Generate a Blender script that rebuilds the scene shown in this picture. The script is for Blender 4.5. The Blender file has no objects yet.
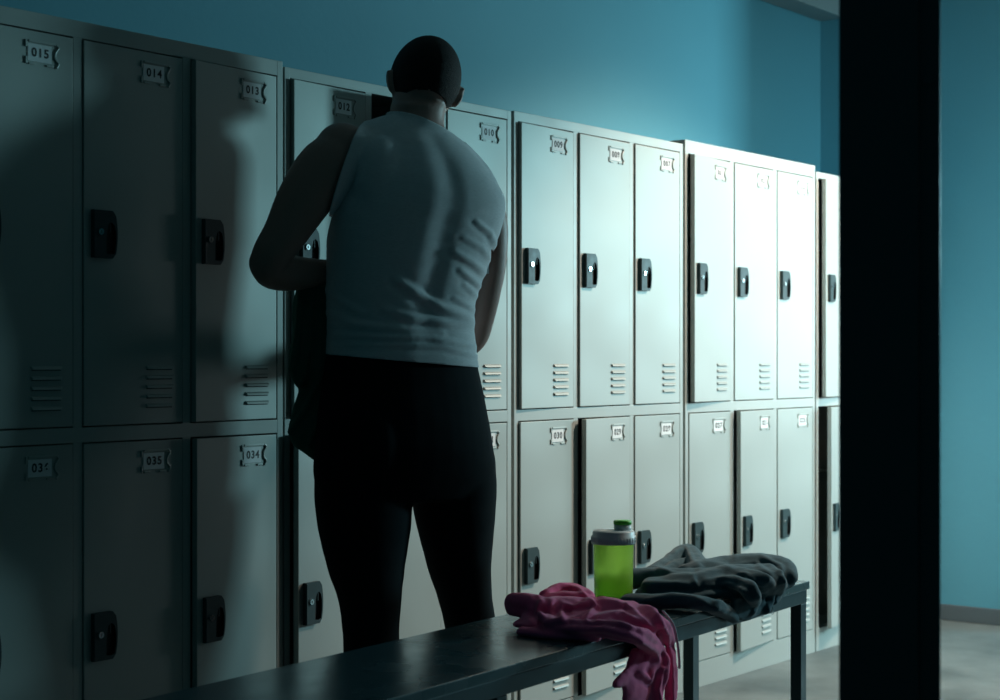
import bpy, bmesh, math, random
from mathutils import Vector, Matrix, noise
random.seed(7)
C = bpy.context.scene.collection
R = math.radians

# ------------------------------------------------------------------ materials
def nodes_of(name):
    m = bpy.data.materials.new(name); m.use_nodes = True
    nt = m.node_tree
    return m, nt, nt.nodes['Principled BSDF']

def mat(name, col, rough=.5, metal=0., spec=.5, bump=0., bscale=60., detail=3., var=0., vscale=4., sheen=0., rvar=0., stretch=None):
    m, nt, b = nodes_of(name)
    b.inputs['Base Color'].default_value = (*col, 1)
    b.inputs['Roughness'].default_value = rough
    b.inputs['Metallic'].default_value = metal
    b.inputs['Specular IOR Level'].default_value = spec
    if sheen: b.inputs['Sheen Weight'].default_value = sheen
    tc = nt.nodes.new('ShaderNodeTexCoord')
    src = tc.outputs['Object']
    if stretch:
        mp = nt.nodes.new('ShaderNodeMapping'); mp.inputs['Scale'].default_value = stretch
        nt.links.new(src, mp.inputs['Vector']); src = mp.outputs['Vector']
    if bump:
        n = nt.nodes.new('ShaderNodeTexNoise'); n.inputs['Scale'].default_value = bscale; n.inputs['Detail'].default_value = detail
        bm_ = nt.nodes.new('ShaderNodeBump'); bm_.inputs['Strength'].default_value = 1.; bm_.inputs['Distance'].default_value = bump
        nt.links.new(src, n.inputs['Vector']); nt.links.new(n.outputs['Fac'], bm_.inputs['Height'])
        nt.links.new(bm_.outputs['Normal'], b.inputs['Normal'])
    if var or rvar:
        n2 = nt.nodes.new('ShaderNodeTexNoise'); n2.inputs['Scale'].default_value = vscale; n2.inputs['Detail'].default_value = 4
        nt.links.new(src, n2.inputs['Vector'])
        if var:
            mx = nt.nodes.new('ShaderNodeMix'); mx.data_type = 'RGBA'
            mx.inputs['A'].default_value = (*[c*(1-var) for c in col], 1); mx.inputs['B'].default_value = (*[min(1, c*(1+var)) for c in col], 1)
            nt.links.new(n2.outputs['Fac'], mx.inputs['Factor']); nt.links.new(mx.outputs['Result'], b.inputs['Base Color'])
        if rvar:
            mr = nt.nodes.new('ShaderNodeMapRange')
            mr.inputs['From Min'].default_value = .3; mr.inputs['From Max'].default_value = .7
            mr.inputs['To Min'].default_value = rough-rvar; mr.inputs['To Max'].default_value = rough+rvar
            nt.links.new(n2.outputs['Fac'], mr.inputs['Value']); nt.links.new(mr.outputs['Result'], b.inputs['Roughness'])
    return m

M = dict(
    locker=mat('locker_paint', (.43, .465, .44), .50, .26, .28, bump=.018, bscale=2.2, detail=1.2, rvar=.015, vscale=5),
    frame=mat('locker_frame_paint', (.43, .465, .44), .47, .2, .5, bump=.001, bscale=5, detail=2, rvar=.04, vscale=9),
    slot=mat('louvre_slot', (.03, .05, .05), .8),
    latch=mat('latch_plastic', (.042, .070, .075), .45, 0, .25, rvar=.05, vscale=40),
    pull=mat('finger_pull_recess', (.006, .009, .01), .6),
    chrome=mat('lock_chrome', (.75, .8, .8), .22, 1.),
    card=mat('card_paper', (.85, .88, .88), .55),
    ink=mat('ink', (.015, .02, .022), .6),
    wall=mat('painted_wall', (.11, .33, .41), .62, 0, .35, bump=.0006, bscale=45, var=.05, vscale=2.2),
    ceil=mat('ceiling_paint', (.30, .37, .38), .8, bump=.001, bscale=20, var=.05),
    base=mat('baseboard_paint', (.10, .12, .13), .45, bump=.0004, bscale=30),
    steel=mat('column_paint', (.045, .075, .088), .42, .1, .5, bump=.0006, bscale=30, rvar=.06, vscale=12),
    benchtop=mat('bench_top', (.035, .078, .090), .26, 0, .4, bump=.0004, bscale=18, rvar=.05, vscale=7),
    benchrail=mat('bench_metal', (.022, .052, .062), .34, .3, .5, bump=.0003, bscale=25, rvar=.05, vscale=12),
)
# polished concrete floor
def floor_mat():
    m, nt, b = nodes_of('polished_concrete')
    tc = nt.nodes.new('ShaderNodeTexCoord')
    n = nt.nodes.new('ShaderNodeTexNoise'); n.inputs['Scale'].default_value = 2.3; n.inputs['Detail'].default_value = 8; n.inputs['Roughness'].default_value = .65
    cr = nt.nodes.new('ShaderNodeValToRGB')
    cr.color_ramp.elements[0].position = .32; cr.color_ramp.elements[0].color = (.06, .075, .075, 1)
    cr.color_ramp.elements[1].position = .7; cr.color_ramp.elements[1].color = (.20, .23, .225, 1)
    nt.links.new(tc.outputs['Object'], n.inputs['Vector']); nt.links.new(n.outputs['Fac'], cr.inputs['Fac'])
    nt.links.new(cr.outputs['Color'], b.inputs['Base Color'])
    mr = nt.nodes.new('ShaderNodeMapRange'); mr.inputs['To Min'].default_value = .38; mr.inputs['To Max'].default_value = .62
    nt.links.new(n.outputs['Fac'], mr.inputs['Value']); nt.links.new(mr.outputs['Result'], b.inputs['Roughness'])
    bp = nt.nodes.new('ShaderNodeBump'); bp.inputs['Distance'].default_value = .002
    nt.links.new(n.outputs['Fac'], bp.inputs['Height']); nt.links.new(bp.outputs['Normal'], b.inputs['Normal'])
    return m
M['floor'] = floor_mat()

# ------------------------------------------------------------------ mesh helpers
def box(bm, x0, x1, y0, y1, z0, z1, mi=0, bev=0.):
    r = bmesh.ops.create_cube(bm, size=1.)
    vs = r['verts']
    for v in vs:
        v.co = Vector(((x0+x1)/2+v.co.x*(x1-x0), (y0+y1)/2+v.co.y*(y1-y0), (z0+z1)/2+v.co.z*(z1-z0)))
    fs = {f for v in vs for f in v.link_faces}
    for f in fs: f.material_index = mi
    if bev:
        es = list({e for v in vs for e in v.link_edges})
        bmesh.ops.bevel(bm, geom=es, offset=bev, segments=2, profile=.6, affect='EDGES', clamp_overlap=True, material=-1)
    return vs

def loft(bm, rings, mi=0, cap=True):
    prev = None; first = None
    n = len(rings[0])
    allr = []
    for ring in rings:
        vs = [bm.verts.new(p) for p in ring]
        allr.append(vs)
    for a, b in zip(allr[:-1], allr[1:]):
        for i in range(n):
            f = bm.faces.new((a[i], a[(i+1) % n], b[(i+1) % n], b[i])); f.material_index = mi
    if cap:
        f = bm.faces.new(allr[0][::-1]); f.material_index = mi
        f = bm.faces.new(allr[-1]); f.material_index = mi
    return allr

def catmull(pts, k):
    """pts: list of equal-length tuples -> smooth interpolated list"""
    out = []
    P = [pts[0]]+list(pts)+[pts[-1]]
    for i in range(1, len(P)-2):
        p0, p1, p2, p3 = P[i-1], P[i], P[i+1], P[i+2]
        for j in range(k):
            t = j/k
            out.append(tuple(.5*((2*b)+(-a+c)*t+(2*a-5*b+4*c-d)*t*t+(-a+3*b-3*c+d)*t**3) for a, b, c, d in zip(p0, p1, p2, p3)))
    out.append(tuple(pts[-1]))
    return out

def tube(bm, pts, k=4, n=14, side=None, mi=0, ends=True):
    """pts: (x,y,z,ra,rb) ; ra along 'side' direction, rb across; rounded ends"""
    S = catmull(pts, k) if k > 1 else [tuple(p) for p in pts]
    rings = []
    m = len(S)
    pos = [Vector(s[:3]) for s in S]
    prev_a = None
    for i, s in enumerate(S):
        t = (pos[min(i+1, m-1)]-pos[max(i-1, 0)]).normalized()
        a = Vector(side) if side is not None else (prev_a or (Vector((0, 0, 1)) if abs(t.z) < .9 else Vector((1, 0, 0))))
        a = (a-t*a.dot(t))
        a.normalize(); b = t.cross(a); prev_a = a
        rings.append((pos[i], a, b, s[3], s[4], t))
    R_ = []
    def ring(c, a, b, ra, rb): return [c+a*ra*math.cos(2*math.pi*j/n)+b*rb*math.sin(2*math.pi*j/n) for j in range(n)]
    if ends:
        c, a, b, ra, rb, t = rings[0]; r = min(ra, rb)
        for q in (.2, .6, .9): R_.append(ring(c-t*r*math.sqrt(1-q*q), a, b, ra*q, rb*q))
    for c, a, b, ra, rb, t in rings: R_.append(ring(c, a, b, ra, rb))
    if ends:
        c, a, b, ra, rb, t = rings[-1]; r = min(ra, rb)
        for q in (.9, .6, .2): R_.append(ring(c+t*r*math.sqrt(1-q*q), a, b, ra*q, rb*q))
    loft(bm, R_, mi)

def ell(bm, c, r, rot=None, seg=20):
    q = bmesh.ops.create_uvsphere(bm, u_segments=seg, v_segments=seg//2+2, radius=1.)
    Mx = Matrix.Translation(Vector(c)) @ (rot.to_4x4() if rot else Matrix.Identity(4)) @ Matrix.Diagonal((*r, 1))
    for v in q['verts']: v.co = Mx @ v.co

def lathe(bm, prof, n=48, mi=0):
    """prof (r,z) from bottom to top"""
    rings = [[Vector((max(r, 1e-5)*math.cos(2*math.pi*j/n), max(r, 1e-5)*math.sin(2*math.pi*j/n), z)) for j in range(n)] for r, z in prof]
    return loft(bm, rings, mi)

def obj(name, bm, mats, parent=None, smooth=False, loc=None, fix=True):
    if fix: bmesh.ops.recalc_face_normals(bm, faces=bm.faces)
    me = bpy.data.meshes.new(name); bm.to_mesh(me); bm.free()
    for m in (mats if isinstance(mats, (list, tuple)) else [mats]): me.materials.append(m)
    o = bpy.data.objects.new(name, me); C.objects.link(o)
    if parent: o.parent = parent
    if loc: o.location = loc
    if smooth:
        for p in me.polygons: p.use_smooth = True
    return o

def remeshed(bm, voxel, smooth_it=4, decimate=None):
    """union of the overlapping solids in bm as one continuous skin; returns a bmesh"""
    me = bpy.data.meshes.new('t'); bmesh.ops.recalc_face_normals(bm, faces=bm.faces); bm.to_mesh(me); bm.free()
    o = bpy.data.objects.new('t', me); C.objects.link(o)
    md = o.modifiers.new('r', 'REMESH'); md.mode = 'VOXEL'; md.voxel_size = voxel; md.adaptivity = 0
    if smooth_it:
        ms = o.modifiers.new('s', 'SMOOTH'); ms.factor = .5; ms.iterations = smooth_it
    dg = bpy.context.evaluated_depsgraph_get(); dg.update()
    ev = o.evaluated_get(dg); me2 = bpy.data.meshes.new_from_object(ev)
    out = bmesh.new(); out.from_mesh(me2)
    bpy.data.objects.remove(o); bpy.data.meshes.remove(me); bpy.data.meshes.remove(me2)
    out.normal_update()
    return out

def empty(name, loc=(0, 0, 0), rz=0., label=None, cat=None, group=None):
    o = bpy.data.objects.new(name, None); C.objects.link(o); o.empty_display_size = .1
    o.location = loc; o.rotation_euler = (0, 0, rz)
    tag(o, label, cat, group)
    return o
def tag(o, label=None, cat=None, group=None):
    if label: o['label'] = label
    if cat: o['category'] = cat
    if group: o['group'] = group
    return o
def struct(o): o['kind'] = 'structure'; return o

# ------------------------------------------------------------------ camera
F_PX, YAW, YH = 1614.9, R(38.283), 359.43
CAM = Vector((-2.718, -2.804, 1.0896))
cd = bpy.data.cameras.new('camera'); cam = bpy.data.objects.new('camera', cd); C.objects.link(cam)
cam.location = CAM; cam.rotation_euler = (R(90), 0, YAW-R(90))
cd.sensor_width = 36; cd.lens = F_PX*36/1000; cd.shift_y = (YH-350)/1000
cd.dof.use_dof = True; cd.dof.focus_distance = 3.95; cd.dof.aperture_fstop = 4.5
cd.clip_start = .05
bpy.context.scene.camera = cam
FWD = Vector((math.cos(YAW), math.sin(YAW), 0)); RGT = Vector((math.sin(YAW), -math.cos(YAW), 0))

# ------------------------------------------------------------------ the room
XB = 3.75        # back wall
YW = .50         # wall behind the lockers
ZC = 2.58
DY0, DY1, DZ = -2.75, -.57, 2.46     # wide open doorway in the back wall
bm = bmesh.new(); box(bm, -4.2, 9, -6, .7, -.1, 0)
struct(obj('floor', bm, M['floor']))
bm = bmesh.new(); box(bm, -4.2, XB+.2, YW, YW+.2, 0, 2.9)
struct(obj('wall_left', bm, M['wall']))
bm = bmesh.new()
box(bm, XB, XB+.2, DY1, YW, 0, 2.9); box(bm, XB, XB+.2, -6, DY0, 0, 2.9); box(bm, XB, XB+.2, DY0, DY1, DZ, 2.9)
struct(obj('wall_back', bm, M['wall']))
bm = bmesh.new()
box(bm, XB-.016, XB-.0005, DY1+.06, YW-.0005, 0, .065, 0, .003); box(bm, XB-.016, XB-.0005, -6, DY0-.06, 0, .065, 0, .003)
struct(obj('baseboard_back', bm, M['base']))
bm = bmesh.new()
box(bm, XB-.012, XB+.21, DY1-.001, DY1+.05, 0, DZ+.05, 0, .003)
box(bm, XB-.012, XB+.21, DY0-.05, DY0+.001, 0, DZ+.05, 0, .003)
box(bm, XB-.012, XB+.21, DY0-.05, DY1+.05, DZ-.001, DZ+.05, 0, .003)
struct(obj('door_1', bm, M['base']))
bm = bmesh.new(); box(bm, -4.2, XB+.2, -6, YW+.2, 2.9, 3.0)
struct(obj('ceiling', bm, M['ceil']))
bm = bmesh.new(); box(bm, -4.2, XB, YW-.12, YW, ZC, 2.9, 0, .004)
struct(obj('trim_1', bm, M['ceil']))

# ------------------------------------------------------------------ steel column (H section)
u_mid = 889.5; wd = 2.3
col_c = CAM+FWD*wd+RGT*((u_mid-500)/F_PX*wd)
colr = empty('steel_column', (col_c.x, col_c.y, 0), YAW-R(90)-math.atan((u_mid-500)/F_PX), 'dark painted steel H-section column standing in the foreground in front of the lockers', 'column')
hw = .0685
bm = bmesh.new()
box(bm, -hw, hw-.030, -.07, -.060, 0, 2.9, 0, .0015)
box(bm, -hw, hw-.030, .060, .07, 0, 2.9, 0, .0015)
box(bm, -.012, .0, -.062, .062, 0, 2.9, 0, .001)
obj('beam', bm, M['steel'], colr)
bm = bmesh.new()
box(bm, hw-.0295, hw, -.058, .05, 0.012, 2.89, 0, .002)
obj('side_channel', bm, M['steel'], colr)
bm = bmesh.new()
box(bm, -hw-.05, hw+.05, -.12, .12, 0, .012, 0, .002)
obj('base_plate', bm, M['steel'], colr)
bm = bmesh.new()
for zz in (1.475,): 
    r = bmesh.ops.create_cone(bm, cap_ends=True, segments=6, radius1=.008, radius2=.008, depth=.007, matrix=Matrix.Translation((hw-.016, -.0615, zz)) @ Matrix.Rotation(R(90), 4, 'X'))
obj('bolt', bm, M['steel'], colr)

# ------------------------------------------------------------------ locker banks
DT = .016
Z_UB, Z_UT, Z_LB, Z_LT = .949, 1.764, .0886, .911
def number_mesh(txt):
    cu = bpy.data.curves.new('n', 'FONT'); cu.body = txt; cu.size = .025; cu.align_x = 'CENTER'; cu.align_y = 'CENTER'
    cu.offset = .0006; cu.space_character = 1.2; cu.extrude = .0002
    o = bpy.data.objects.new('n', cu); C.objects.link(o)
    dg = bpy.context.evaluated_depsgraph_get(); dg.update()
    me = bpy.data.meshes.new_from_object(o.evaluated_get(dg))
    bpy.data.objects.remove(o)
    return me

def louvre(bm, xc, zc, w):
    # pressed slat: flush at the top, standing out at the bottom, tapered ends, dark slot below
    h = .0075; d = .0055
    x0, x1 = xc-w/2, xc+w/2; e = .004
    top = [Vector((x0, -.0001, zc+h/2)), Vector((x1, -.0001, zc+h/2))]
    mid = [Vector((x0+e*.4, -d*.7, zc+.0008)), Vector((x1-e*.4, -d*.7, zc+.0008))]
    bot = [Vector((x0+e, -d, zc-h/2)), Vector((x1-e, -d, zc-h/2))]
    back = [Vector((x0, -.0001, zc-h/2)), Vector((x1, -.0001, zc-h/2))]
    v = [bm.verts.new(p) for p in top+mid+bot+back]
    for q in ((0, 1, 3, 2), (2, 3, 5, 4)): bm.faces.new([v[i] for i in q])
    f = bm.faces.new([v[i] for i in (4, 5, 7, 6)]); f.material_index = 1
    bm.faces.new([v[i] for i in (0, 2, 4, 6)]); bm.faces.new([v[i] for i in (1, 7, 5, 3)])
    box(bm, x0+e*.6, x1-e*.6, -.0006, .0004, zc-h/2-.0022, zc-h/2, 1)

def door_mesh(w, h):
    bm = bmesh.new()
    box(bm, -w, 0, 0, DT, 0, h, 0, .0015)
    for i in range(5): louvre(bm, -.028-.0385, .040+i*.0208, .077)
    me = bpy.data.meshes.new('door'); bm.normal_update(); bm.to_mesh(me); bm.free()
    me.materials.append(M['locker']); me.materials.append(M['slot'])
    return me

def latch_mesh():
    bm = bmesh.new()
    # outline of the plate in (x, z): straight left edge, bowed right edge
    W, H = .064, .102
    out = [(-W/2, -H/2)]
    for i in range(11):
        t = i/10; a = -math.pi/2+math.pi*t
        z = (H/2-.006)*math.sin(a)*1.0 if 0 else -H/2+H*t
        bow = .007*(1-(2*t-1)**2)
        out.append((W/2-.008+bow+(-.006 if i in (0, 10) else 0), z))
    out.append((-W/2, H/2))
    hole = [(.001, -.041), (.012, -.0425), (.023, -.040), (.0265, -.02), (.0265, .004), (.0225, .020), (.015, .026), (.007, .022), (.003, .008), (.001, -.01)]
    n = len(out); m = len(hole)
    f0 = [bm.verts.new((x, -.010, z)) for x, z in out]; b0 = [bm.verts.new((x, 0, z)) for x, z in out]
    for i in range(n): bm.faces.new((f0[i], b0[i], b0[(i+1) % n], f0[(i+1) % n]))
    h0 = [bm.verts.new((x, -.010, z)) for x, z in hole]; h1 = [bm.verts.new((x, -.0015, z)) for x, z in hole]
    es = [bm.edges.get((f0[i], f0[(i+1) % n])) for i in range(n)]
    for i in range(m):
        j = (i+1) % m
        es.append(bm.edges.new((h0[i], h0[j])))
    bmesh.ops.triangle_fill(bm, edges=es, use_beauty=True, use_dissolve=False)
    for i in range(m):
        j = (i+1) % m
        f = bm.faces.new((h0[i], h0[j], h1[j], h1[i])); f.material_index = 1
    f = bm.faces.new(h1); f.material_index = 1
    bmesh.ops.recalc_face_normals(bm, faces=bm.faces)
    # raised left rib and centre ridge
    box(bm, -W/2, -W/2+.005, -.0118, -.009, -H/2+.002, H/2-.002, 0, .001)
    box(bm, .010, .0125, -.0102, -.006, .004, .023, 0, .0006)
    me = bpy.data.meshes.new('latch'); bm.to_mesh(me); bm.free()
    for m in (M['latch'], M['pull'], M['chrome']): me.materials.append(m)
    return me

def lock_mesh():
    bm = bmesh.new()
    bmesh.ops.create_cone(bm, cap_ends=True, segments=24, radius1=.0078, radius2=.0068, depth=.006, matrix=Matrix.Rotation(R(90), 4, 'X'))
    r = bmesh.ops.create_cone(bm, cap_ends=True, segments=20, radius1=.0040, radius2=.0040, depth=.0066, matrix=Matrix.Rotation(R(90), 4, 'X'))
    box(bm, -.0007, .0007, -.0037, .003, -.0028, .0028, 1)
    me = bpy.data.meshes.new('lock'); bm.to_mesh(me); bm.free()
    me.materials.append(M['chrome']); me.materials.append(M['pull'])
    return me
LATCH, LOCK = latch_mesh(), lock_mesh()

def holder_bm():
    bm = bmesh.new()
    W, H = .082, .051; y0, y1 = -.0030, .0
    x0, x1, z0, z1 = -W/2, W/2, -H/2, H/2
    box(bm, x0+.008, x1-.006, y0, y1, z1-.005, z1, 0, .0012)          # top lip
    box(bm, x0+.008, x0+.024, y0, y1, z0, z0+.0045, 0, .0012)          # bottom tabs
    box(bm, x1-.030, x1-.012, y0, y1, z0, z0+.0045, 0, .0012)
    box(bm, x0, x0+.0045, y0, y1, z1-.016, z1-.001, 0, .0012)         # left tabs
    box(bm, x0, x0+.0045, y0, y1, z0+.001, z0+.016, 0, .0012)
    # right-hand brace shaped like a bracket
    pts = [(x1-.006, z1-.002), (x1, z1-.008), (x1-.007, z1-.018), (x1-.009, 0), (x1-.007, z0+.018), (x1, z0+.010), (x1-.005, z0+.001)]
    tube(bm, [(x, -.0018, z, .0020, .0026) for x, z in pts], 3, 8, side=(0, 1, 0))
    return bm

def plate_mesh(txt, rz):
    bm = holder_bm()
    for f in bm.faces: f.material_index = 0
    box(bm, -.034, .024, -.0016, -.0002, -.018, .018, 1)
    nm = number_mesh(txt)
    b2 = bmesh.new(); b2.from_mesh(nm); bpy.data.meshes.remove(nm)
    mt = Matrix.Translation((-.004, -.0019, 0)) @ Matrix.Rotation(R(90), 4, 'X')
    for v in b2.verts: v.co = mt @ v.co
    for f in b2.faces: f.material_index = 2
    t = bpy.data.meshes.new('t'); b2.to_mesh(t); b2.free(); bm.from_mesh(t); bpy.data.meshes.remove(t)
    for f in bm.faces:
        pass
    me = bpy.data.meshes.new('number_plate'); bm.to_mesh(me); bm.free()
    for m in (M['frame'], M['card'], M['ink']): me.materials.append(m)
    return me

def bank(x0, W, top, nums, ajar, label, dy=0.):
    root = empty('locker_bank', (x0, dy, 0), 0, label, 'locker', 'metal locker banks along the wall')
    bm = bmesh.new(); D = .48; T = .0015
    s, dv = .020, .0235
    cw = W/3
    xs = [0, cw, 2*cw, W]
    # front frame
    box(bm, 0, s-.0015, 0, .02, 0, top, 0, .0015); box(bm, W-s+.0015, W, 0, .02, 0, top, 0, .0015)
    for x in xs[1:3]: box(bm, x-dv/2, x+dv/2, .0008, .02, .02, top-.01, 0, .0012)
    box(bm, .001, W-.001, .0003, .02, Z_UT+.003, top, 0, .0015)
    box(bm, .001, W-.001, .0003, .02, Z_LT+.003, Z_UB-.003, 0, .0015)
    box(bm, .001, W-.001, .0003, .02, 0, Z_LB-.003, 0, .0015)
    # carcass
    for x in (0, W-T): box(bm, x, x+T, .018, D, 0, top)
    for x in xs[1:3]: box(bm, x-T, x+T, .018, D-.002, .07, top-.002)
    box(bm, T, W-T, .018, D, top-T, top); box(bm, T, W-T, .018, D, (Z_UB+Z_LT)/2-.002, (Z_UB+Z_LT)/2+.002)
    box(bm, T, W-T, .018, D, Z_LB-.004, Z_LB-.001); box(bm, 0, W, D-.001, D, 0, top)
    for z in (1.50, .66): box(bm, T, W-T, .05, D-.002, z, z+.0015)
    obj('cabinet_frame', bm, M['frame'], root)
    k = 0
    for zi, (z0, z1) in enumerate(((Z_UB, Z_UT), (Z_LB, Z_LT))):
        for ci in range(3):
            ox0 = (s if ci == 0 else xs[ci]+dv/2)+.002; ox1 = (W-s if ci == 2 else xs[ci+1]-dv/2)-.002
            w = ox1-ox0
            d = bpy.data.objects.new('door', door_mesh(w, z1-z0)); C.objects.link(d); d.parent = root
            a = ajar[k]
            d.location = (ox1, -.001, z0); d.rotation_euler = (0, 0, R(a))
            l = bpy.data.objects.new('latch_plate', LATCH); C.objects.link(l); l.parent = d
            l.location = (-w+.018+.032, 0, (z1-z0)/2)
            lk = bpy.data.objects.new('key_lock', LOCK); C.objects.link(lk); lk.parent = d
            lk.location = (-w+.018+.0165, -.0115, (z1-z0)/2+.0045)
            lk['label'] = 'round chrome key lock'
            n = bpy.data.objects.new('number_plate', plate_mesh(nums[k], 0)); C.objects.link(n); n.parent = d
            n.location = (-.037-.041, 0, z1-z0-.018-.027)
            k += 1
    return root
bank(-.897, .892, 1.803, ['015', '014', '013', '036', '035', '034'], [.0, .3, 2.8, .2, .3, 3.6],
     'dark shadowed bank of grey lockers 015, 014 and 013 at the left end', 0)
bank(.001, .885, 1.792, ['012', '011', '010', '033', '032', '031'], [2.0, 21, .3, 5.0, .3, .3],
     'grey locker bank behind the man, its middle upper door open', 0)
bank(.899, .902, 1.795, ['009', '008', '007', '030', '029', '028'], [2.0, 1.0, .8, 1.2, 5.5, .4],
     'grey locker bank directly right of the man, behind the green shaker bottle')
bank(1.815, .913, 1.811, ['006', '005', '004', '027', '026', '025'], [4.6, .4, .2, .3, 5.0, .3],
     'pale brightly lit locker bank behind the far end of the bench')
bank(2.737, .905, 1.79, ['003', '002', '001', '024', '023', '022'], [6., .4, .3, 10.5, .4, .3],
     'farthest pale locker bank, mostly hidden by the dark column')

# ------------------------------------------------------------------ bench
BH = .50
bdir = math.atan2(.138, 1.956)          # bench is turned a little off the locker line
KB = (1.0896-BH)/(1.0896-.45)
nr = Vector((CAM.x+(1.495-CAM.x)*KB, CAM.y+(-.618-CAM.y)*KB, 0))   # near right corner
bench = empty('bench', nr, bdir, 'long dark grey bench with black metal legs, clothes and a bottle lying on it', 'bench')
BW, BL = .355, 2.9
bm = bmesh.new(); box(bm, -BL, 0, 0, BW, BH-.021, BH, 0, .0022)
obj('bench_top', bm, M['benchtop'], bench)
bm = bmesh.new()
zt, zb = BH-.0212, BH-.056
box(bm, -BL+.012, -.012, .003, .033, zb, zt, 0, .002); box(bm, -BL+.012, -.012, BW-.033, BW-.003, zb, zt, 0, .002)
for x in (-.012, -BL/2+.015, -BL+.042): box(bm, x-.03, x, .033, BW-.033, zb, zt, 0, .002)
obj('rail_frame', bm, M['benchrail'], bench)
for x in (-.014, -BL/2+.015, -BL+.05):
    for y in (.0035, BW-.0335):
        bm = bmesh.new(); box(bm, x-.036, x, y, y+.030, .004, zb-.0002, 0, .002); box(bm, x-.037, x+.001, y-.001, y+.031, 0, .012, 0, .002)
        obj('leg', bm, M['benchrail'], bench)

# ------------------------------------------------------------------ light
w = bpy.data.worlds.new('world'); bpy.context.scene.world = w; w.use_nodes = True
bg = w.node_tree.nodes['Background']; bg.inputs['Color'].default_value = (.04, .44, .54, 1); bg.inputs['Strength'].default_value = .042
def area(name, loc, target, size, energy, col, sy=None):
    l = bpy.data.lights.new(name, 'AREA'); l.energy = energy; l.color = col; l.size = size
    if sy: l.shape = 'RECTANGLE'; l.size_y = sy
    o = bpy.data.objects.new(name, l); C.objects.link(o); o.location = loc
    o.rotation_euler = (Vector(target)-Vector(loc)).to_track_quat('-Z', 'Y').to_euler()
    return o
area('daylight_key', (5.05, -2.5, 1.8), (.9, 0, 1.1), .5, 88, (.44, .89, 1.))
area('right_bank_fill', (4.12, -1.05, 1.15), (1.9, 0, .9), .4, 9, (.85, .96, 1.))  # added fill just outside the doorway, lifts the right-hand lockers
sp_ = bpy.data.lights.new('warm_fill_spot', 'SPOT'); sp_.energy = 345; sp_.color = (1., .84, .70); sp_.spot_size = R(80); sp_.spot_blend = .6; sp_.shadow_soft_size = .12  # invented warm spot without a fixture, brightens the right-hand lockers
so_ = bpy.data.objects.new('warm_fill_spot', sp_); C.objects.link(so_); so_.location = (2.75, -1.5, 2.75)
so_.rotation_euler = (Vector((2.2, .0, .45))-so_.location).to_track_quat('-Z', 'Y').to_euler()
l3 = area('back_wall_fill', (1.9, -4.6, 2.3), (3.75, -.2, 1.0), .8, 16, (.55, .92, 1.)); l3.data.spread = R(50)  # added narrow-beam fill brightens the back wall
vs = bpy.context.scene.view_settings
vs.view_transform = 'Standard'; vs.look = 'None'; vs.gamma = 1; vs.exposure = 0; vs.use_curve_mapping = False
# ------------------------------------------------------------------ the man
def P(u, v, w):
    return CAM+FWD*w+RGT*((u-500)/F_PX*w)+Vector((0, 0, -(v-YH)/F_PX*w))
W0 = 3.79
FACE = R(35)                                    # he faces the lockers, so his back is turned towards the doorway
BR = (RGT*math.cos(FACE)+FWD*math.sin(FACE)).normalized()     # his right-hand side
BF = (FWD*math.cos(FACE)-RGT*math.sin(FACE)).normalized()     # where he faces
def side_of(q):        # picture-plane coordinates of a point on him, used to lay the folds out on his back
    d = q-CAM; w = d.dot(FWD); return 500+F_PX*d.dot(RGT)/w, YH-F_PX*d.z/w
def sec(v, ul, ur, dw=0., t=.11, n=36, e=2.3, phi=FACE, groove=0.):
    w = W0+dw
    c = P((ul+ur)/2, v, w); hw_ = (ur-ul)/2/F_PX*w
    a = hw_
    r_, f_ = (BR, BF) if phi else (RGT, FWD)
    tu = (ur-ul)/2
    for it in range(6):                       # width such that the turned section is as broad as he looks
        out = []
        for i in range(n):
            th = 2*math.pi*i/n; co, si = math.cos(th), math.sin(th)
            x = a*math.copysign(abs(co)**(2/e), co); y = t*math.copysign(abs(si)**(2/e), si)
            if groove and si < 0: y += groove*math.exp(-(x/.022)**2)
            out.append(c+r_*x+f_*y)
        us = [side_of(q)[0] for q in out]
        c = c+RGT*(((ul+ur)/2-(max(us)+min(us))/2)/F_PX*w)
        a *= 1+1.1*(tu-(max(us)-min(us))/2)/tu
        a = max(a, .3*hw_)
    return out
def bd(u, t, uc=403, base=0.):
    """depth offset of a spot seen at u that lies t metres behind his frontal plane"""
    r = (u-uc)/F_PX*W0; x = (r-t*math.sin(FACE))/math.cos(FACE)
    return base+x*math.sin(FACE)-t*math.cos(FACE)
def smooth_secs(rows, k=4):
    full = []
    for r in rows:
        r = tuple(r)+(0,)*(6-len(r)); full.append(r[:6])
    return catmull(full, k)
def px(pts):           # (u, v, dw, ra, rb) -> tube points
    out = []
    for u, v, dw, ra, rb in pts:
        p = P(u, v, W0+dw); out.append((p.x, p.y, p.z, ra, rb))
    return out

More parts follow.
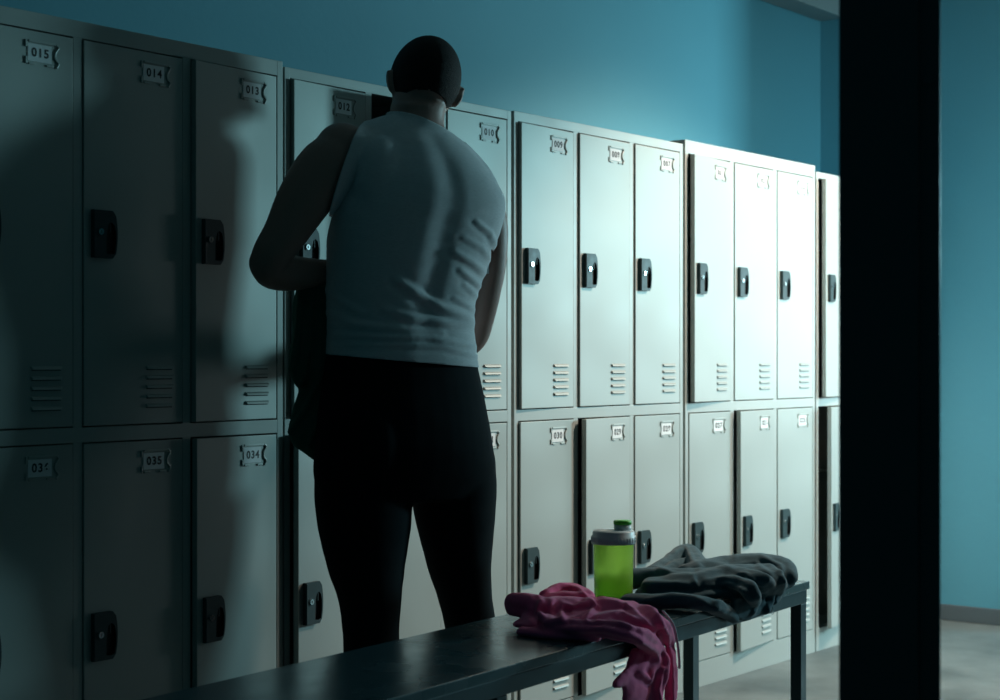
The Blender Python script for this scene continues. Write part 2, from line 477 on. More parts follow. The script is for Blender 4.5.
TORSO = [(392, 328, 477, 0.0, .110), (380, 329, 476, 0., .108), (358, 331, 473, 0., .106), (322, 331, 470, 0., .103, .006), (295, 330, 473, 0., .108, .009),
         (262, 331, 485, .005, .118, .009), (228, 331, 496, .01, .126, .008), (200, 338, 501, .015, .128, .006), (175, 346, 488, .02, .122, .008),
         (152, 352, 468, .03, .108, .004), (137, 362, 452, .035, .085, 0.), (123, 388, 443, .04, .066, 0.), (106, 390, 446, .045, .062, 0.)]
def torso(bm, k=4, cut=None):
    rows = smooth_secs(TORSO, k)
    loft(bm, [sec(v, l, r, d, t, groove=g) for v, l, r, d, t, g in rows])
def torso_extras(bm):
    # trapezius, shoulder blades
    tube(bm, px([(392, 136, .0, .042, .05), (374, 142, -.04, .042, .05), (354, 149, -.075, .05, .055)]), 3, 16)
    tube(bm, px([(438, 146, .07, .038, .05), (456, 162, .10, .038, .05), (472, 182, .125, .042, .05), (480, 200, .125, .045, .05)]), 3, 16)
    ell(bm, P(384, 186, W0+bd(384, .056, 415, .02)), (.070, .042, .105), Matrix.Rotation(YAW-R(90)+FACE+R(12), 3, 'Z'))
    ell(bm, P(462, 197, W0+bd(462, .058, 415, .02)), (.060, .036, .095), Matrix.Rotation(YAW-R(90)+FACE-R(10), 3, 'Z'))
def hips(bm, g=0.):
    rows = smooth_secs([(356, 327-g, 474+g, 0., .106+g*.002), (385, 323-g, 480+g, 0., .118), (415, 319-g, 486+g, -.005, .126), (445, 316-g, 491+g, -.008, .126), (472, 315-g, 494+g, 0., .112), (500, 322, 486, .0, .080)], 4)
    loft(bm, [sec(v, l, r, d, t) for v, l, r, d, t, _ in rows])
    for u in (375, 448): ell(bm, P(u, 442, W0+bd(u, .060)), (.070, .066, .095), Matrix.Rotation(YAW-R(90)+FACE, 3, 'Z'))
LEGL = [(455, 318, 404, -0.05, 0.095), (480, 316, 410, -0.05, 0.095), (505, 316.5, 411, -0.05, 0.092), (535, 321, 408.5, -0.05, 0.084), (570, 330, 403, -0.05, 0.074), (600, 340, 400, -0.05, 0.066), (630, 344, 397.5, -0.05, 0.06), (655, 345, 398, -0.055, 0.062), (685, 347, 397, -0.062, 0.062), (720, 351, 393, -0.06, 0.052), (760, 358, 388, -0.05, 0.04), (790, 361, 386, -0.05, 0.037), (812, 361, 386, -0.05, 0.04)]
LEGR = [(455, 412, 493, 0.1, 0.095), (480, 413, 495, 0.1, 0.095), (505, 414, 494.5, 0.1, 0.092), (535, 420.5, 492, 0.1, 0.084), (570, 430, 489.5, 0.1, 0.074), (600, 440, 491, 0.1, 0.066), (625, 446, 495, 0.095, 0.06), (650, 450, 499, 0.09, 0.062), (680, 453, 501, 0.08, 0.062), (715, 459, 499, 0.08, 0.052), (752, 467, 496, 0.09, 0.04), (780, 470, 494, 0.09, 0.037), (802, 470, 494, 0.09, 0.04)]
def legs(bm, g=0., upto=900):
    for L in (LEGL, LEGR):
        rows = [r for r in smooth_secs(L, 4) if r[0] <= upto]
        loft(bm, [sec(v, l-g, r+g, d, t+g*.0022, e=2.1) for v, l, r, d, t, _ in rows])
ARML = [(352, 152, -.08, .060, .060), (327, 167, -.11, .067, .068), (304, 200, -.14, .062, .064), (286, 232, -.165, .050, .055), (271, 256, -.18, .044, .046),
        (270, 270, -.165, .040, .042), (288, 273, -.115, .041, .042), (308, 273, -.06, .036, .036), (326, 272, -.02, .029, .030), (342, 271, .0, .024, .029)]
ARMR = [(468, 198, .12, .050, .050), (481, 210, .13, .055, .056), (489, 228, .14, .047, .050), (489, 262, .145, .043, .045), (485, 290, .15, .040, .040),
        (480, 316, .17, .037, .038), (474, 338, .195, .033, .035), (461, 350, .205, .025, .028), (448, 350, .21, .022, .028)]
def hand(bm, wrist, dirv, palm_n, side, curl):
    """palm, four jointed fingers of unequal length and a thumb off the side of the palm"""
    d = dirv.normalized(); s = side.normalized(); nrm = palm_n.normalized()
    def pt(a, b, c, r): q = wrist+d*a+s*b+nrm*c; return (q.x, q.y, q.z, r, r)
    q = [pt(0, 0, 0, .026), pt(.04, 0, 0, .036), pt(.085, 0, .002, .040)]
    tube(bm, [(*p[:3], p[3], .015) for p in q], 3, 16, side=s)
    for k, (b, L) in enumerate(((-.030, .062), (-.010, .075), (.011, .080), (.031, .072))):
        pts = []; pos = Vector((.078, b, .0)); ang = R(12)
        pts.append(pt(pos.x, pos.y, pos.z, .0095))
        for j, fr in enumerate((.42, .33, .25)):
            pos = pos+Vector((math.cos(ang)*L*fr, 0, math.sin(ang)*L*fr)); ang += curl*(1.0, 1.1, .8)[j]
            pts.append(pt(pos.x, pos.y, pos.z, .0092-.0009*j))
        tube(bm, pts, 3, 10)
    tube(bm, [pt(.02, .026, .004, .014), pt(.045, .046, .014, .0115), (pt(.068, .050, .032, .0100)), pt(.085, .042, .045, .0088)], 3, 10)

man = empty('person', P(412, 359.43, W0).xy.to_3d(), 0, 'person seen from behind in grey sleeveless shirt and black leggings at an open locker', 'person')
MI = Matrix.Translation(-man.location)
def to_man(name, bm, mats, smooth=True):
    for v in bm.verts: v.co = MI @ v.co
    return obj(name, bm, mats, man, smooth, fix=False)

M['skin'] = mat('skin', (.42, .25, .21), .48, 0, .45, bump=.0004, bscale=220, var=.10, vscale=18)
M['skin'].node_tree.nodes['Principled BSDF'].inputs['Subsurface Weight'].default_value = .12
M['skin'].node_tree.nodes['Principled BSDF'].inputs['Subsurface Radius'].default_value = (.012, .005, .003)
M['hair'] = mat('cropped_hair', (.010, .009, .008), .75, 0, .3, bump=.002, bscale=600, detail=2, var=.3, vscale=200)
M['shirt'] = mat('heathered_jersey', (.72, .73, .75), .88, 0, .25, bump=.0005, bscale=420, var=.16, vscale=90, sheen=.15, stretch=(1, 1, 5))
M['pants'] = mat('black_leggings', (.006, .012, .015), .85, 0, .08, bump=.0003, bscale=500)
M['shoe'] = mat('dark_trainer', (.02, .025, .028), .6, 0, .3, bump=.0005, bscale=200)
M['sole'] = mat('trainer_sole', (.25, .27, .27), .6)
M['eye'] = mat('eye_white', (.6, .6, .58), .25)
M['iris'] = mat('iris', (.06, .035, .02), .25)

# head frame: bowed forward, rolled a little to his right, turned slightly
HR = Matrix.Rotation(YAW-R(90)+R(14), 3, 'Z') @ Matrix.Rotation(R(11), 3, 'Y') @ Matrix.Rotation(R(-24), 3, 'X')   # local x right, y forward, z up
HC = P(424.5, 83, W0+.085)
def hp(x, y, z): return HC+HR @ Vector((x, y, z))
bm = bmesh.new()
torso(bm); torso_extras(bm); hips(bm, -1.5); legs(bm, -1.2)
tube(bm, px(ARML), 4, 20); tube(bm, px(ARMR), 4, 20)
ell(bm, P(342, 152, W0-.09), (.064, .066, .068)); ell(bm, P(475, 205, W0+.125), (.054, .056, .060))
ell(bm, P(263, 263, W0-.185), (.030, .035, .036))
tube(bm, px([(300, 222, -.115, .030, .045), (284, 245, -.14, .022, .035)]), 3, 12)
# neck, head
nk = [P(415, 140, W0+.03), P(417, 118, W0+.05), P(420, 98, W0+.07), hp(0, .0, -.03)]
tube(bm, [(*p, r, r*.98) for p, r in zip(nk, (.070, .066, .064, .058))], 4, 22)
ell(bm, hp(0, -.005, .006), (.082, .103, .100), HR, 28)                    # cranium
ell(bm, hp(0, .030, -.035), (.066, .075, .080), HR, 24)                    # face mass
ell(bm, hp(0, .055, -.085), (.046, .045, .036), HR, 20)                    # jaw and chin
ell(bm, hp(0, .086, .018), (.055, .018, .014), HR)                         # brow
tube(bm, [(*hp(0, .098, .005), .008, .009), (*hp(0, .112, -.018), .010, .011), (*hp(0, .118, -.033), .014, .012)], 3, 10)
for s_ in (-1, 1):
    ell(bm, hp(s_*.031, .086, .0015), (.0165, .0115, .0065), HR); ell(bm, hp(s_*.031, .084, -.0185), (.0150, .0100, .0050), HR)    # eyelids
    ell(bm, hp(s_*.042, .079, -.034), (.022, .014, .014), HR)              # cheekbone
    ell(bm, hp(s_*.012, .108, -.036), (.008, .010, .007), HR)              # nostril wing
ell(bm, hp(0, .102, -.060), (.024, .010, .006), HR); ell(bm, hp(0, .099, -.070), (.021, .010, .007), HR)
for s_ in (-1, 1):
    er = HR @ Matrix.Rotation(R(s_*26), 3, 'Z') @ Matrix.Rotation(R(s_*12), 3, 'Y')
    ell(bm, hp(s_*.085, -.002, -.022), (.0075, .019, .031), er)
    ell(bm, hp(s_*.089, -.010, -.006), (.006, .014, .013), er)
# hands
wl = Vector(px([ARML[-1]])[0][:3]); wr = Vector(px([ARMR[-1]])[0][:3])
hand(bm, wl, (FWD*.25+RGT*.95), Vector((0, 0, -1)), (RGT*-.5+FWD*.4), R(42))
hand(bm, wr, (FWD*.15-RGT*.95+Vector((0, 0, .1))), Vector((0, 0, -1))*.6-RGT*.2+FWD*.5, Vector((0, 0, 1)), R(36))
# bare ankles carry on into the feet
FEET = [(372.5, -.05, 812), (481.5, .09, 802)]
body = remeshed(bm, .0055, 7)
# keep only bare parts' volume intact, body stays one continuous skin
to_man('body', body, M['skin'])
# hair: cropped cap following the skull
bm = bmesh.new(); ell(bm, hp(0, -.006, .007), (.0845, .1065, .1030), HR, 220)
hi = HR.inverted(); kill = []
for v in bm.verts:
    q = hi @ (v.co-HC)
    lim = -.072 if q.y < -.02 else (-.072+(q.y+.02)*1.0 if q.y < .03 else (-.022+(q.y-.03)*1.7))
    lim += .0015*noise.noise(q*40)
    if q.z < lim: kill.append(v)
bmesh.ops.delete(bm, geom=kill, context='VERTS')
for v in bm.verts: v.co += v.normal*.0006*noise.noise(v.co*300)
hair = to_man('hair', bm, M['hair'])
md = hair.modifiers.new('thick', 'SOLIDIFY'); md.thickness = .004; md.offset = -1
for s_ in (-1, 1):
    bm = bmesh.new(); ell(bm, (0, 0, 0), (.0118, .0118, .0118), None, 20)
    for f in bm.faces:
        if f.calc_center_median().y > .0098: f.material_index = 1
    for v in bm.verts: v.co = hp(s_*.031, .0815, -.008)+HR @ v.co
    to_man('eye', bm, [M['eye'], M['iris']])

# shirt: a jersey skin over the torso, cut at hem, neck and armholes, with pulled folds
def seg_d(p, a, b):
    ax, ay = a; bx, by = b; dx, dy = bx-ax, by-ay; t = max(0, min(1, ((p[0]-ax)*dx+(p[1]-ay)*dy)/(dx*dx+dy*dy)))
    cx, cy = ax+t*dx, ay+t*dy; d = math.hypot(p[0]-cx, p[1]-cy)
    s = (p[0]-cx)*dy-(p[1]-cy)*dx
    return (d if s > 0 else -d), t
FOLDS = [  # polyline, height in m, half width in px
    ([(396, 280), (412, 291), (440, 308), (474, 322)], .007, 4.0),
    ([(384, 309), (410, 318), (445, 323), (476, 326)], .005, 3.5),
    ([(452, 252), (470, 262), (492, 282)], .005, 3.0),
    ([(458, 270), (472, 281), (486, 296)], .005, 2.6),
    ([(462, 284), (474, 296), (480, 308)], .004, 2.3),
    ([(452, 298), (466, 306), (478, 318)], .004, 2.3),
    ([(474, 222), (486, 232), (494, 250)], .006, 2.4),
    ([(462, 238), (478, 247), (490, 262)], .004, 2.6),
    ([(340, 334), (380, 337), (430, 339), (476, 349)], .006, 3.0),
    ([(350, 344), (400, 345), (440, 347), (478, 358)], .005, 2.4),
    ([(336, 324), (370, 326), (405, 331), (440, 333)], .004, 3.0),
    ([(332, 312), (352, 322), (380, 330)], .004, 3.0),
    ([(330, 290), (345, 302), (362, 312)], .004, 3.0),
]
def fold_h(p):
    h = 0.
    for pl, A, s in FOLDS:
        best = None; n = len(pl)-1
        for i in range(n):
            d, t = seg_d(p, pl[i], pl[i+1])
            if best is None or abs(d) < abs(best[0]): best = (d, (i+t)/n)
        d, t = best
        if abs(d) < 5*s:
            env = math.sin(math.pi*min(1, max(0, .12+t*.80)))**.6
            h += A*env*(math.exp(-(d/s)**2)-.45*math.exp(-((d+1.9*s)/(1.1*s))**2)-.25*math.exp(-((d-1.9*s)/(1.1*s))**2))
    return h
def cut(bm, co, no, zmin=-9, zmax=9, umin=-1e9, umax=1e9):
    """remove what lies on the normal side of the plane, within a height band"""
    fs = []
    for f in bm.faces:
        c = f.calc_center_median()
        if zmin < c.z < zmax:
            u = side_of(c)[0]
            if umin < u < umax: fs.append(f)
    geom = list(set(fs) | {e for f in fs for e in f.edges} | {v for f in fs for v in f.verts})
    bmesh.ops.bisect_plane(bm, geom=geom, plane_co=co, plane_no=no, clear_outer=True, clear_inner=False, dist=1e-6)
def zv(v): return CAM.z-(v-YH)/F_PX*W0
bm = bmesh.new(); torso(bm); torso_extras(bm)
ell(bm, P(342, 152, W0-.09), (.064, .066, .068)); ell(bm, P(475, 205, W0+.125), (.054, .056, .060))
tube(bm, px(ARML[:3]), 4, 20); tube(bm, px(ARMR[:4]), 4, 20)
sh = remeshed(bm, .006, 22)
sh.normal_update()
disp = {}
for v in sh.verts:
    u_, v_ = side_of(v.co)
    back = max(0., min(1., .5-2.*v.normal.dot(FWD)))
    h = .0085+fold_h((u_, v_))*back+.0016*noise.noise(v.co*9)+.0008*noise.noise(Vector((v.co.x*20, v.co.y*20, v.co.z*60)))
    if v_ > 300: h += .0015*(v_-300)/55
    disp[v] = h
for v, h in disp.items(): v.co += v.normal*h
# hem (slightly lower on his right), neckline, armholes
cut(sh, P(400, 360.5, W0), Vector((0, 0, -1))-RGT*.09)
cut(sh, P(400, 116, W0+.02), Vector((0, 0, 1))+RGT*.34+FWD*.14, zmin=zv(150), umax=462)
cut(sh, P(361, 130, W0-.08), -RGT*1.+Vector((0, 0, .31))+FWD*.04, zmin=zv(245), zmax=zv(60), umax=400)
cut(sh, P(504.5, 205, W0+.10), RGT*1.-Vector((0, 0, .28))+FWD*.25, zmin=zv(252), zmax=zv(100), umin=430)
cut(sh, P(489, 250, W0+.10), RGT*1.+FWD*.05, zmin=zv(300), zmax=zv(250), umin=484)
# keep the biggest island
def biggest(bm):
    seen = set(); best = []
    for v in bm.verts:
        if v in seen: continue
        st = [v]; isl = []; seen.add(v)
        while st:
            a = st.pop(); isl.append(a)
            for e in a.link_edges:
                b = e.other_vert(a)
                if b not in seen: seen.add(b); st.append(b)
        if len(isl) > len(best): best = isl
    keep = set(best)
    bmesh.ops.delete(bm, geom=[v for v in bm.verts if v not in keep], context='VERTS')
biggest(sh)
# stitched edges: lift boundary a touch
shirt = to_man('sleeveless_shirt', sh, M['shirt'])
md = shirt.modifiers.new('thick', 'SOLIDIFY'); md.thickness = .0022; md.offset = 1
# leggings
bm = bmesh.new(); hips(bm, .8); legs(bm, .9, 800)
lg = remeshed(bm, .007, 5)
for v in lg.verts: v.co += v.normal*(.002+.0012*noise.noise(Vector((v.co.x*10, v.co.y*10, v.co.z*28))))
leggings = to_man('leggings', lg, M['pants'])
# shoes
for (fu, fd, fv) in FEET:
    a0 = P(fu, fv, W0+fd); a0.z = 0
    fdir = BF
    sd = Vector((fdir.y, -fdir.x, 0))
    bm = bmesh.new()
    prof = [(-.075, .028, .050), (-.06, .036, .085), (-.02, .038, .105), (.03, .040, .085), (.09, .046, .062), (.14, .046, .050), (.18, .036, .040), (.198, .018, .028)]
    rings = []
    for x, hw_, h in catmull(prof, 3):
        c = a0+fdir*x; rings.append([c+sd*hw_*math.copysign(abs(math.cos(t))**.8, math.cos(t))+Vector((0, 0, .022+(h-.022)*(.5+.5*math.sin(t)))) for t in [2*math.pi*i/24 for i in range(24)]])
    loft(bm, rings)
    bmesh.ops.recalc_face_normals(bm, faces=bm.faces)
    shoe = to_man('shoe', bm, M['shoe'])
    bm = bmesh.new(); rings = []
    for x, hw_, h in catmull([(a, b*1.08, c) for a, b, c in prof], 3):
        c = a0+fdir*x*1.03; rings.append([c+sd*hw_*s1+Vector((0, 0, z)) for s1, z in ((-1, .004), (-.96, 0.001), (.96, 0.001), (1, .004), (1, .024), (.9, .03), (-.9, .03), (-1, .024))])
    loft(bm, rings)
    bmesh.ops.recalc_face_normals(bm, faces=bm.faces)
    for v in bm.verts: v.co = MI @ v.co
    obj('sole', bm, M['sole'], shoe, False, fix=False)
# ------------------------------------------------------------------ clothes, bottle
def ray(u, v): return (FWD+RGT*((u-500)/F_PX)-Vector((0, 0, (v-YH)/F_PX)))
def B(u, v, z):                      # point at height z
    d = ray(u, v); return CAM+d*((z-CAM.z)/d.z)
BX = Vector((math.cos(bdir), math.sin(bdir), 0)); BN = Vector((BX.y, -BX.x, 0))     # along the bench; out of its front face
def Hg(u, v, off):                   # point a little in front of the bench's front face
    d = ray(u, v); return CAM+d*(((nr+BN*off)-CAM).dot(BN)/d.dot(BN))
def fold_fn(folds):
    def fh(p):
        h = 0.
        for pl, A, s in folds:
            if p[0] < min(q[0] for q in pl)-4*s or p[0] > max(q[0] for q in pl)+4*s: continue
            best = None; n = len(pl)-1
            for i in range(n):
                d, t = seg_d(p, pl[i], pl[i+1])
                if best is None or abs(d) < abs(best[0]): best = (d, (i+t)/n)
            d, t = best
            if abs(d) < 5*s:
                env = math.sin(math.pi*min(1, max(0, .1+t*.8)))**.5
                h += A*env*(math.exp(-(d/s)**2)-.5*math.exp(-((abs(d)-2*s)/(1.1*s))**2))
        return h
    return fh
def garment(name, rolls, folds, m, voxel=.0042, sm=5, amp=.0012, nf=22., floor_z=None):
    bm = bmesh.new()
    for r, side in rolls: tube(bm, [(p.x, p.y, p.z, a, b) for p, a, b in r], 4, 16, side=side)
    g = remeshed(bm, voxel, sm)
    fh = fold_fn(folds)
    mv = {}
    for v in g.verts:
        u_, v_ = side_of(v.co)
        face = max(0., min(1., .35-1.5*v.normal.dot(FWD)+.4*v.normal.z))
        mv[v] = v.normal*(fh((u_, v_))*face+amp*noise.noise(v.co*nf)+amp*.5*noise.noise(v.co*nf*2.6))
    for v, d in mv.items():
        v.co += d
        if floor_z and v.co.z < floor_z:
            # rest on the bench top where above it
            q = v.co-nr; x = q.dot(BX); y = -q.dot(BN)
            if x < 0 and -.004 < y < BW and v.co.z > floor_z-.065:
                dz = floor_z-v.co.z
                if dz > 0 and y < .035 and abs(dz-y-.004) < .008: v.co += BN*(y+.005); v.co.z = floor_z+.001
                elif dz > y+.004 and y < .035: v.co += BN*(y+.0045)
                elif dz > 0: v.co.z = floor_z
    return g
Z = Vector((0, 0, 1))
M['pink'] = mat('maroon_fleece', (.92, .14, .32), .9, 0, .2, bump=.0008, bscale=420, var=.14, vscale=60, sheen=.25)
M['dark'] = mat('charcoal_fleece', (.032, .085, .108), .92, 0, .2, bump=.0008, bscale=420, var=.2, vscale=60, sheen=.2)
M['green'] = mat('dark_green_fabric', (.03, .12, .09), .9, 0, .2, bump=.0008, bscale=300, var=.2, vscale=40)
M['trim'] = mat('zip_tape', (.5, .55, .55), .7)

def r3(pts): return [(B(u, v, z), a, b) for u, v, z, a, b in pts]
def rh(pts): return [(Hg(u, v, o), a, b) for u, v, o, a, b in pts]
# maroon hoodie, thrown over the front edge of the bench
pink_rolls = [
    (r3([(524, 622, .513, .012, .05), (560, 622, .520, .020, .065), (605, 621, .523, .023, .07), (640, 621, .522, .020, .055), (650, 622, .518, .016, .04)]), Z),
    (r3([(535, 612, .535, .024, .04), (560, 608, .540, .026, .045), (595, 609, .538, .024, .045), (628, 613, .532, .022, .045), (652, 623, .520, .020, .035)]), Z),
    (r3([(511, 604, .545, .027, .016), (526, 605, .546, .029, .026), (548, 610, .540, .028, .034)]), Z),
    (r3([(522, 631, .510, .010, .02), (555, 634, .511, .011, .02), (597, 637, .511, .011, .02)]), Z),
    (r3([(545, 622, .530, .018, .02), (575, 627, .530, .018, .02), (605, 629, .532, .020, .022), (635, 635, .526, .020, .022)])+rh([(654, 648, .012, .020, .024), (661, 664, .020, .018, .022), (656, 690, .022, .016, .02), (648, 725, .02, .016, .02)]), Z),
    (r3([(545, 603, .540, .020, .02), (565, 600, .545, .022, .022), (590, 603, .540, .022, .022)]), Z),
    (r3([(545, 595, .555, .013, .016), (558, 589, .562, .013, .018), (574, 588, .562, .013, .018), (588, 596, .553, .014, .02)]), Z),
    (r3([(600, 604, .540, .018, .03), (630, 609, .535, .018, .03), (657, 622, .518, .018, .026)])+rh([(667, 640, .006, .018, .02), (670, 660, .014, .018, .016), (671, 690, .016, .016, .014), (671, 725, .016, .016, .014)]), Z),
    (rh([(636, 652, .002, .012, .03), (638, 672, .012, .012, .052), (638, 688, .013, .012, .070), (643, 706, .013, .012, .062), (645, 730, .013, .012, .055)]), BN),
    (rh([(636, 668, .012, .010, .02), (622, 680, .013, .009, .016), (614, 685, .013, .007, .008)]), BN),
    (rh([(650, 646, .006, .014, .036), (653, 664, .014, .014, .040), (653, 690, .016, .014, .042), (653, 726, .016, .014, .042)]), BN),
]
pink_folds = [
    ([(545, 626), (575, 629), (605, 629), (635, 637), (655, 652), (662, 668)], .007, 3.2),
    ([(541, 602), (538, 612), (546, 622), (562, 620), (561, 608)], .009, 3.0),
    ([(562, 603), (574, 608), (592, 600), (596, 606), (586, 618)], .007, 2.6),
    ([(600, 598), (625, 604), (645, 620), (662, 640)], .006, 2.6),
    ([(628, 602), (640, 600), (655, 612), (668, 636), (669, 690)], .006, 2.4),
    ([(598, 616), (622, 612), (640, 622), (656, 640)], .006, 2.6),
    ([(538, 594), (560, 585), (578, 588), (588, 598)], .004, 2.2),
    ([(649, 657), (640, 672), (650, 680), (656, 668)], .006, 3.0),
    ([(664, 668), (658, 690), (664, 715)], .006, 2.4), ([(672, 650), (673, 680), (672, 715)], .004, 2.0),
    ([(510, 612), (530, 618), (550, 616)], .004, 3.0),
    ([(580, 622), (610, 620), (640, 628)], .004, 2.2),
]
g = garment('hoodie', pink_rolls, pink_folds, None, sm=12, amp=.0025, floor_z=BH+.0015)
pink = obj("hoodie_fabric", g, M["pink"], None, True, fix=False)
pr = empty('hoodie', B(600, 622, BH), 0, 'crumpled maroon hoodie draped over the front edge of the bench', 'hoodie')
pink.parent = pr; pink.matrix_parent_inverse = Matrix.Translation(-pr.location)
bm = bmesh.new()
tube(bm, [(*p, a, b) for p, a, b in [(B(663, 611, .528), .0022, .0035)]+rh([(673, 624, .014, .0022, .0035), (677, 640, .022, .0022, .0035), (679, 656, .027, .0022, .0035), (679.5, 668, .029, .0022, .0035)])], 4, 8)
z = obj('hem_tape', bm, M['trim'], pr, True); z.matrix_parent_inverse = Matrix.Translation(-pr.location); z['label'] = 'pale grey hem tape'

# charcoal jacket folded on the far end of the bench
dark_rolls = [
    (r3([(640, 594, .515, .013, .06), (680, 592, .520, .018, .085), (730, 586, .525, .022, .10), (768, 581, .522, .020, .085)]), Z),
    (r3([(650, 586, .535, .022, .05), (690, 583, .542, .026, .06), (730, 577, .548, .030, .07), (768, 576, .545, .028, .06)]), Z),
    (r3([(690, 573, .550, .024, .05), (725, 566, .560, .026, .055), (757, 563, .565, .026, .055), (777, 567, .560, .026, .05), (783, 577, .540, .026, .04)]), Z),
    (r3([(655, 572, .545, .020, .03), (668, 564, .555, .020, .025), (682, 552, .575, .020, .022), (692, 553, .575, .020, .022), (700, 571, .555, .018, .03)]), Z),
    (r3([(664, 574, .545, .018, .02), (680, 566, .553, .020, .02), (692, 566, .553, .018, .02), (700, 574, .545, .016, .02)]), Z),
    (r3([(630, 579, .540, .026, .035), (655, 577, .545, .026, .035), (685, 578, .548, .026, .04), (715, 578, .548, .026, .04)]), Z),
    (r3([(628, 599, .515, .014, .03), (655, 601, .520, .018, .03), (685, 601, .524, .018, .03), (710, 605, .520, .018, .03)])+rh([(725, 612, .006, .018, .025), (735, 619, .012, .013, .012)]), Z),
    (r3([(720, 580, .550, .018, .03), (742, 585, .545, .018, .025), (752, 594, .530, .018, .022)])+rh([(754, 603, .010, .014, .018), (750, 612, .012, .010, .014)]), Z),
    (r3([(740, 573, .562, .016, .03), (762, 580, .552, .018, .025)])+rh([(768, 592, .008, .016, .02), (768, 604, .014, .012, .016), (764, 612, .013, .008, .012)]), Z),
    (r3([(765, 570, .560, .018, .03), (778, 580, .545, .016, .025)])+rh([(777, 592, .004, .014, .018), (774, 602, .010, .010, .012)]), Z),
    (rh([(733, 604, .004, .008, .03), (746, 608, .008, .008, .035), (762, 602, .008, .008, .03)]), BN),
]
dark_folds = [
    ([(660, 569), (672, 574), (692, 575), (697, 586)], .004, 2.6),
    ([(697, 573), (725, 568), (745, 574), (765, 592), (769, 612)], .005, 2.8),
    ([(700, 560), (730, 566), (755, 562), (775, 580), (774, 600)], .004, 3.0),
    ([(705, 580), (735, 576), (752, 584), (762, 602)], .004, 2.6),
    ([(705, 586), (728, 584), (745, 592), (753, 604)], .004, 2.4),
    ([(636, 585), (660, 583), (695, 584)], .004, 3.2),
    ([(640, 603), (672, 594), (695, 598), (722, 612)], .004, 3.0),
    ([(636, 572), (655, 570), (672, 572)], .002, 2.6),
    ([(676, 552), (686, 548), (692, 560), (700, 566)], .004, 2.6),
    ([(735, 557), (760, 556), (780, 566), (784, 582)], .004, 2.6),
    ([(715, 602), (732, 598), (745, 598)], .004, 2.4),
]
g = garment('jacket', dark_rolls, dark_folds, None, sm=10, amp=.002, floor_z=BH+.0015)
dk = obj('jacket_fabric', g, M['dark'], None, True, fix=False)
dr = empty('folded_jacket', B(715, 586, BH), 0, 'charcoal fleece jacket bundled on the far end of the bench behind the bottle', 'jacket')
dk.parent = dr; dk.matrix_parent_inverse = Matrix.Translation(-dr.location)
bm = bmesh.new()
zp = Hg(772.5, 612, .016)
tube(bm, [(zp.x, zp.y, zp.z+.012, .0012, .0012), (zp.x, zp.y, zp.z+.004, .0012, .0012)], 1, 6)
ri = []
for k in range(16):
    a = 2*math.pi*k/16; ri.append((zp.x+RGT.x*.0032*math.cos(a), zp.y+RGT.y*.0032*math.cos(a), zp.z-.001+.005*math.sin(a), .0009, .0009))
tube(bm, ri+[ri[0]], 1, 6)
z = obj('zip_pull', bm, M['chrome'], dr, True); z.matrix_parent_inverse = Matrix.Translation(-dr.location)

# garment hanging from his left hand
def pj(pts): return [(P(u, v, w), a, b) for u, v, w, a, b in pts]
held = [
    (pj([(330, 274, W0-.02, .030, .018), (320, 284, W0-.03, .045, .020), (315, 305, W0-.03, .054, .024), (314, 335, W0-.04, .052, .026), (312, 362, W0-.04, .056, .026), (316, 385, W0-.03, .045, .022)]), RGT),
    (pj([(335, 280, W0-.02, .030, .02), (330, 330, W0-.01, .05, .03), (325, 380, W0-.02, .055, .03), (316, 415, W0-.04, .056, .028), (309, 433, W0-.05, .050, .024), (314, 447, W0-.05, .030, .018), (320, 459, W0-.04, .012, .010)]), RGT),
    (pj([(350, 285, W0, .03, .02), (352, 350, W0, .05, .025), (350, 410, W0, .05, .025), (345, 450, W0, .03, .02)]), RGT),
    (pj([(300, 384, W0-.06, .012, .014), (296, 370, W0-.06, .018, .016), (300, 345, W0-.06, .02, .018), (304, 310, W0-.05, .02, .018)]), RGT),
]
held_folds = [([(300, 292), (298, 330), (292, 370)], .007, 3.), ([(312, 292), (310, 340), (304, 380)], .007, 3.), ([(320, 380), (305, 410), (290, 432)], .007, 3.), ([(325, 400), (315, 430), (308, 446)], .006, 3.)]
g = garment('held', held, held_folds, None, amp=.002, nf=16)
tag(obj('hanging_jacket', g, M['green'], None, True, fix=False), 'dark green jacket hanging from the left hand of the person', 'jacket')

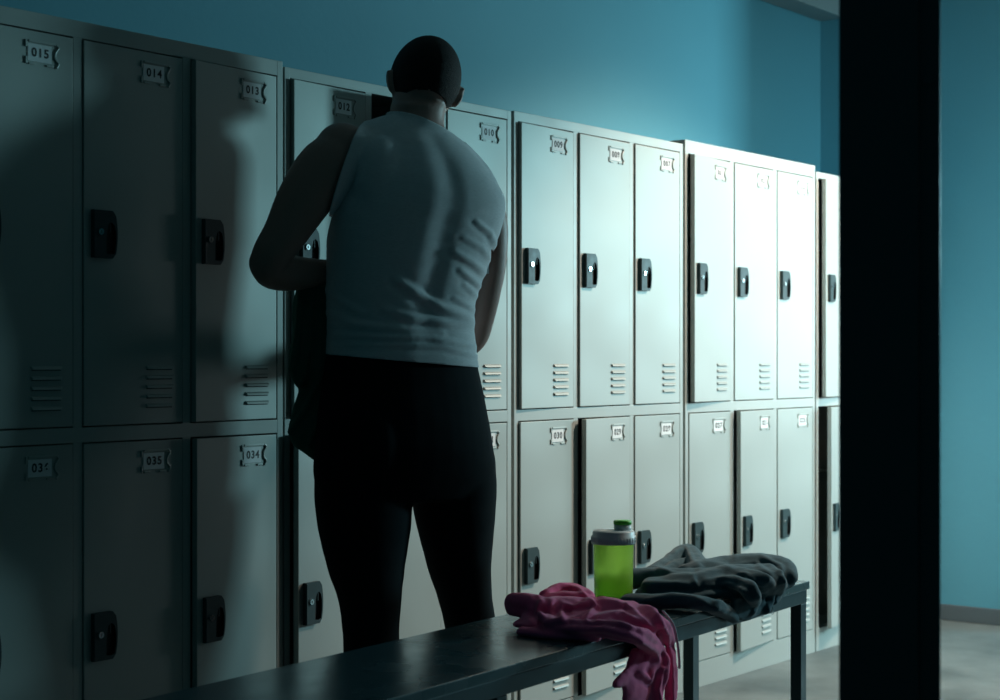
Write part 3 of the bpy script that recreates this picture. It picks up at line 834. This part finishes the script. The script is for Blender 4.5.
# shaker bottle
def green_plastic(name, col, tw):
    m, nt, b = nodes_of(name)
    b.inputs['Base Color'].default_value = (*col, 1); b.inputs['Roughness'].default_value = .12
    b.inputs['Transmission Weight'].default_value = .92; b.inputs['IOR'].default_value = 1.35
    tr = nt.nodes.new('ShaderNodeBsdfTranslucent'); tr.inputs['Color'].default_value = (*col, 1)
    mx = nt.nodes.new('ShaderNodeMixShader'); mx.inputs['Fac'].default_value = tw
    nt.links.new(b.outputs[0], mx.inputs[1]); nt.links.new(tr.outputs[0], mx.inputs[2])
    nt.links.new(mx.outputs[0], nt.nodes['Material Output'].inputs['Surface'])
    return m
M['cup'] = green_plastic('green_cup_plastic', (.78, .99, .42), .25)
M['liquid'] = green_plastic('green_liquid', (.66, .98, .36), .25)
M['lid'] = mat('grey_lid_plastic', (.62, .70, .72), .4, 0, .5)
M['cap'] = mat('green_cap_plastic', (.06, .50, .03), .4, 0, .5)
bp = B(613.5, 600.5, BH)
sb = empty('shaker_bottle', bp+Vector((0, 0, .0005)), YAW-R(90), 'translucent green shaker bottle with grey lid standing on the bench', 'bottle')
bm = bmesh.new()
lathe(bm, [(0.0, 0), (.043, 0), (.0465, .003), (.0470, .008), (.0495, .135), (.0495, .148), (.0478, .148), (.0478, .135), (.0452, .009), (.043, .004), (0.0, .0035)])
obj('cup', bm, M['cup'], sb, True)
bm = bmesh.new(); lathe(bm, [(0, .0042), (.0425, .0045), (.0447, .009), (.0461, .0535), (.0461, .0545), (0, .0545)])
obj('liquid', bm, M['liquid'], sb, True)['label'] = 'green drink filling the lower part'
bm = bmesh.new(); lathe(bm, [(0.049, .139), (.0535, .1395), (.0545, .142), (.0540, .158), (.0515, .160), (.0515, .168), (.0485, .1715), (.0, .174)])
for k in range(40):
    a = 2*math.pi*k/40; box_v = box(bm, -.0008, .0008, -.0008, .0008, .143, .156)
    for v in box_v: v.co = Vector((v.co.x+.0544*math.cos(a), v.co.y+.0544*math.sin(a), v.co.z))
obj('lid', bm, M['lid'], sb, True)
bm = bmesh.new(); lathe(bm, [(0.0, .168), (.0215, .168), (.0210, .186), (.0, .1862)], 32)
for v in bm.verts: v.co.x += .022
sp = obj('spout', bm, M['lid'], sb, True)
bm = bmesh.new(); lathe(bm, [(0.0, .1863), (.0222, .1863), (.0222, .193), (.0205, .1955), (.0, .1962)], 32)
for v in bm.verts: v.co.x += .022
obj('spout_cap', bm, M['cap'], sb, True)['label'] = 'bright green flip cap'
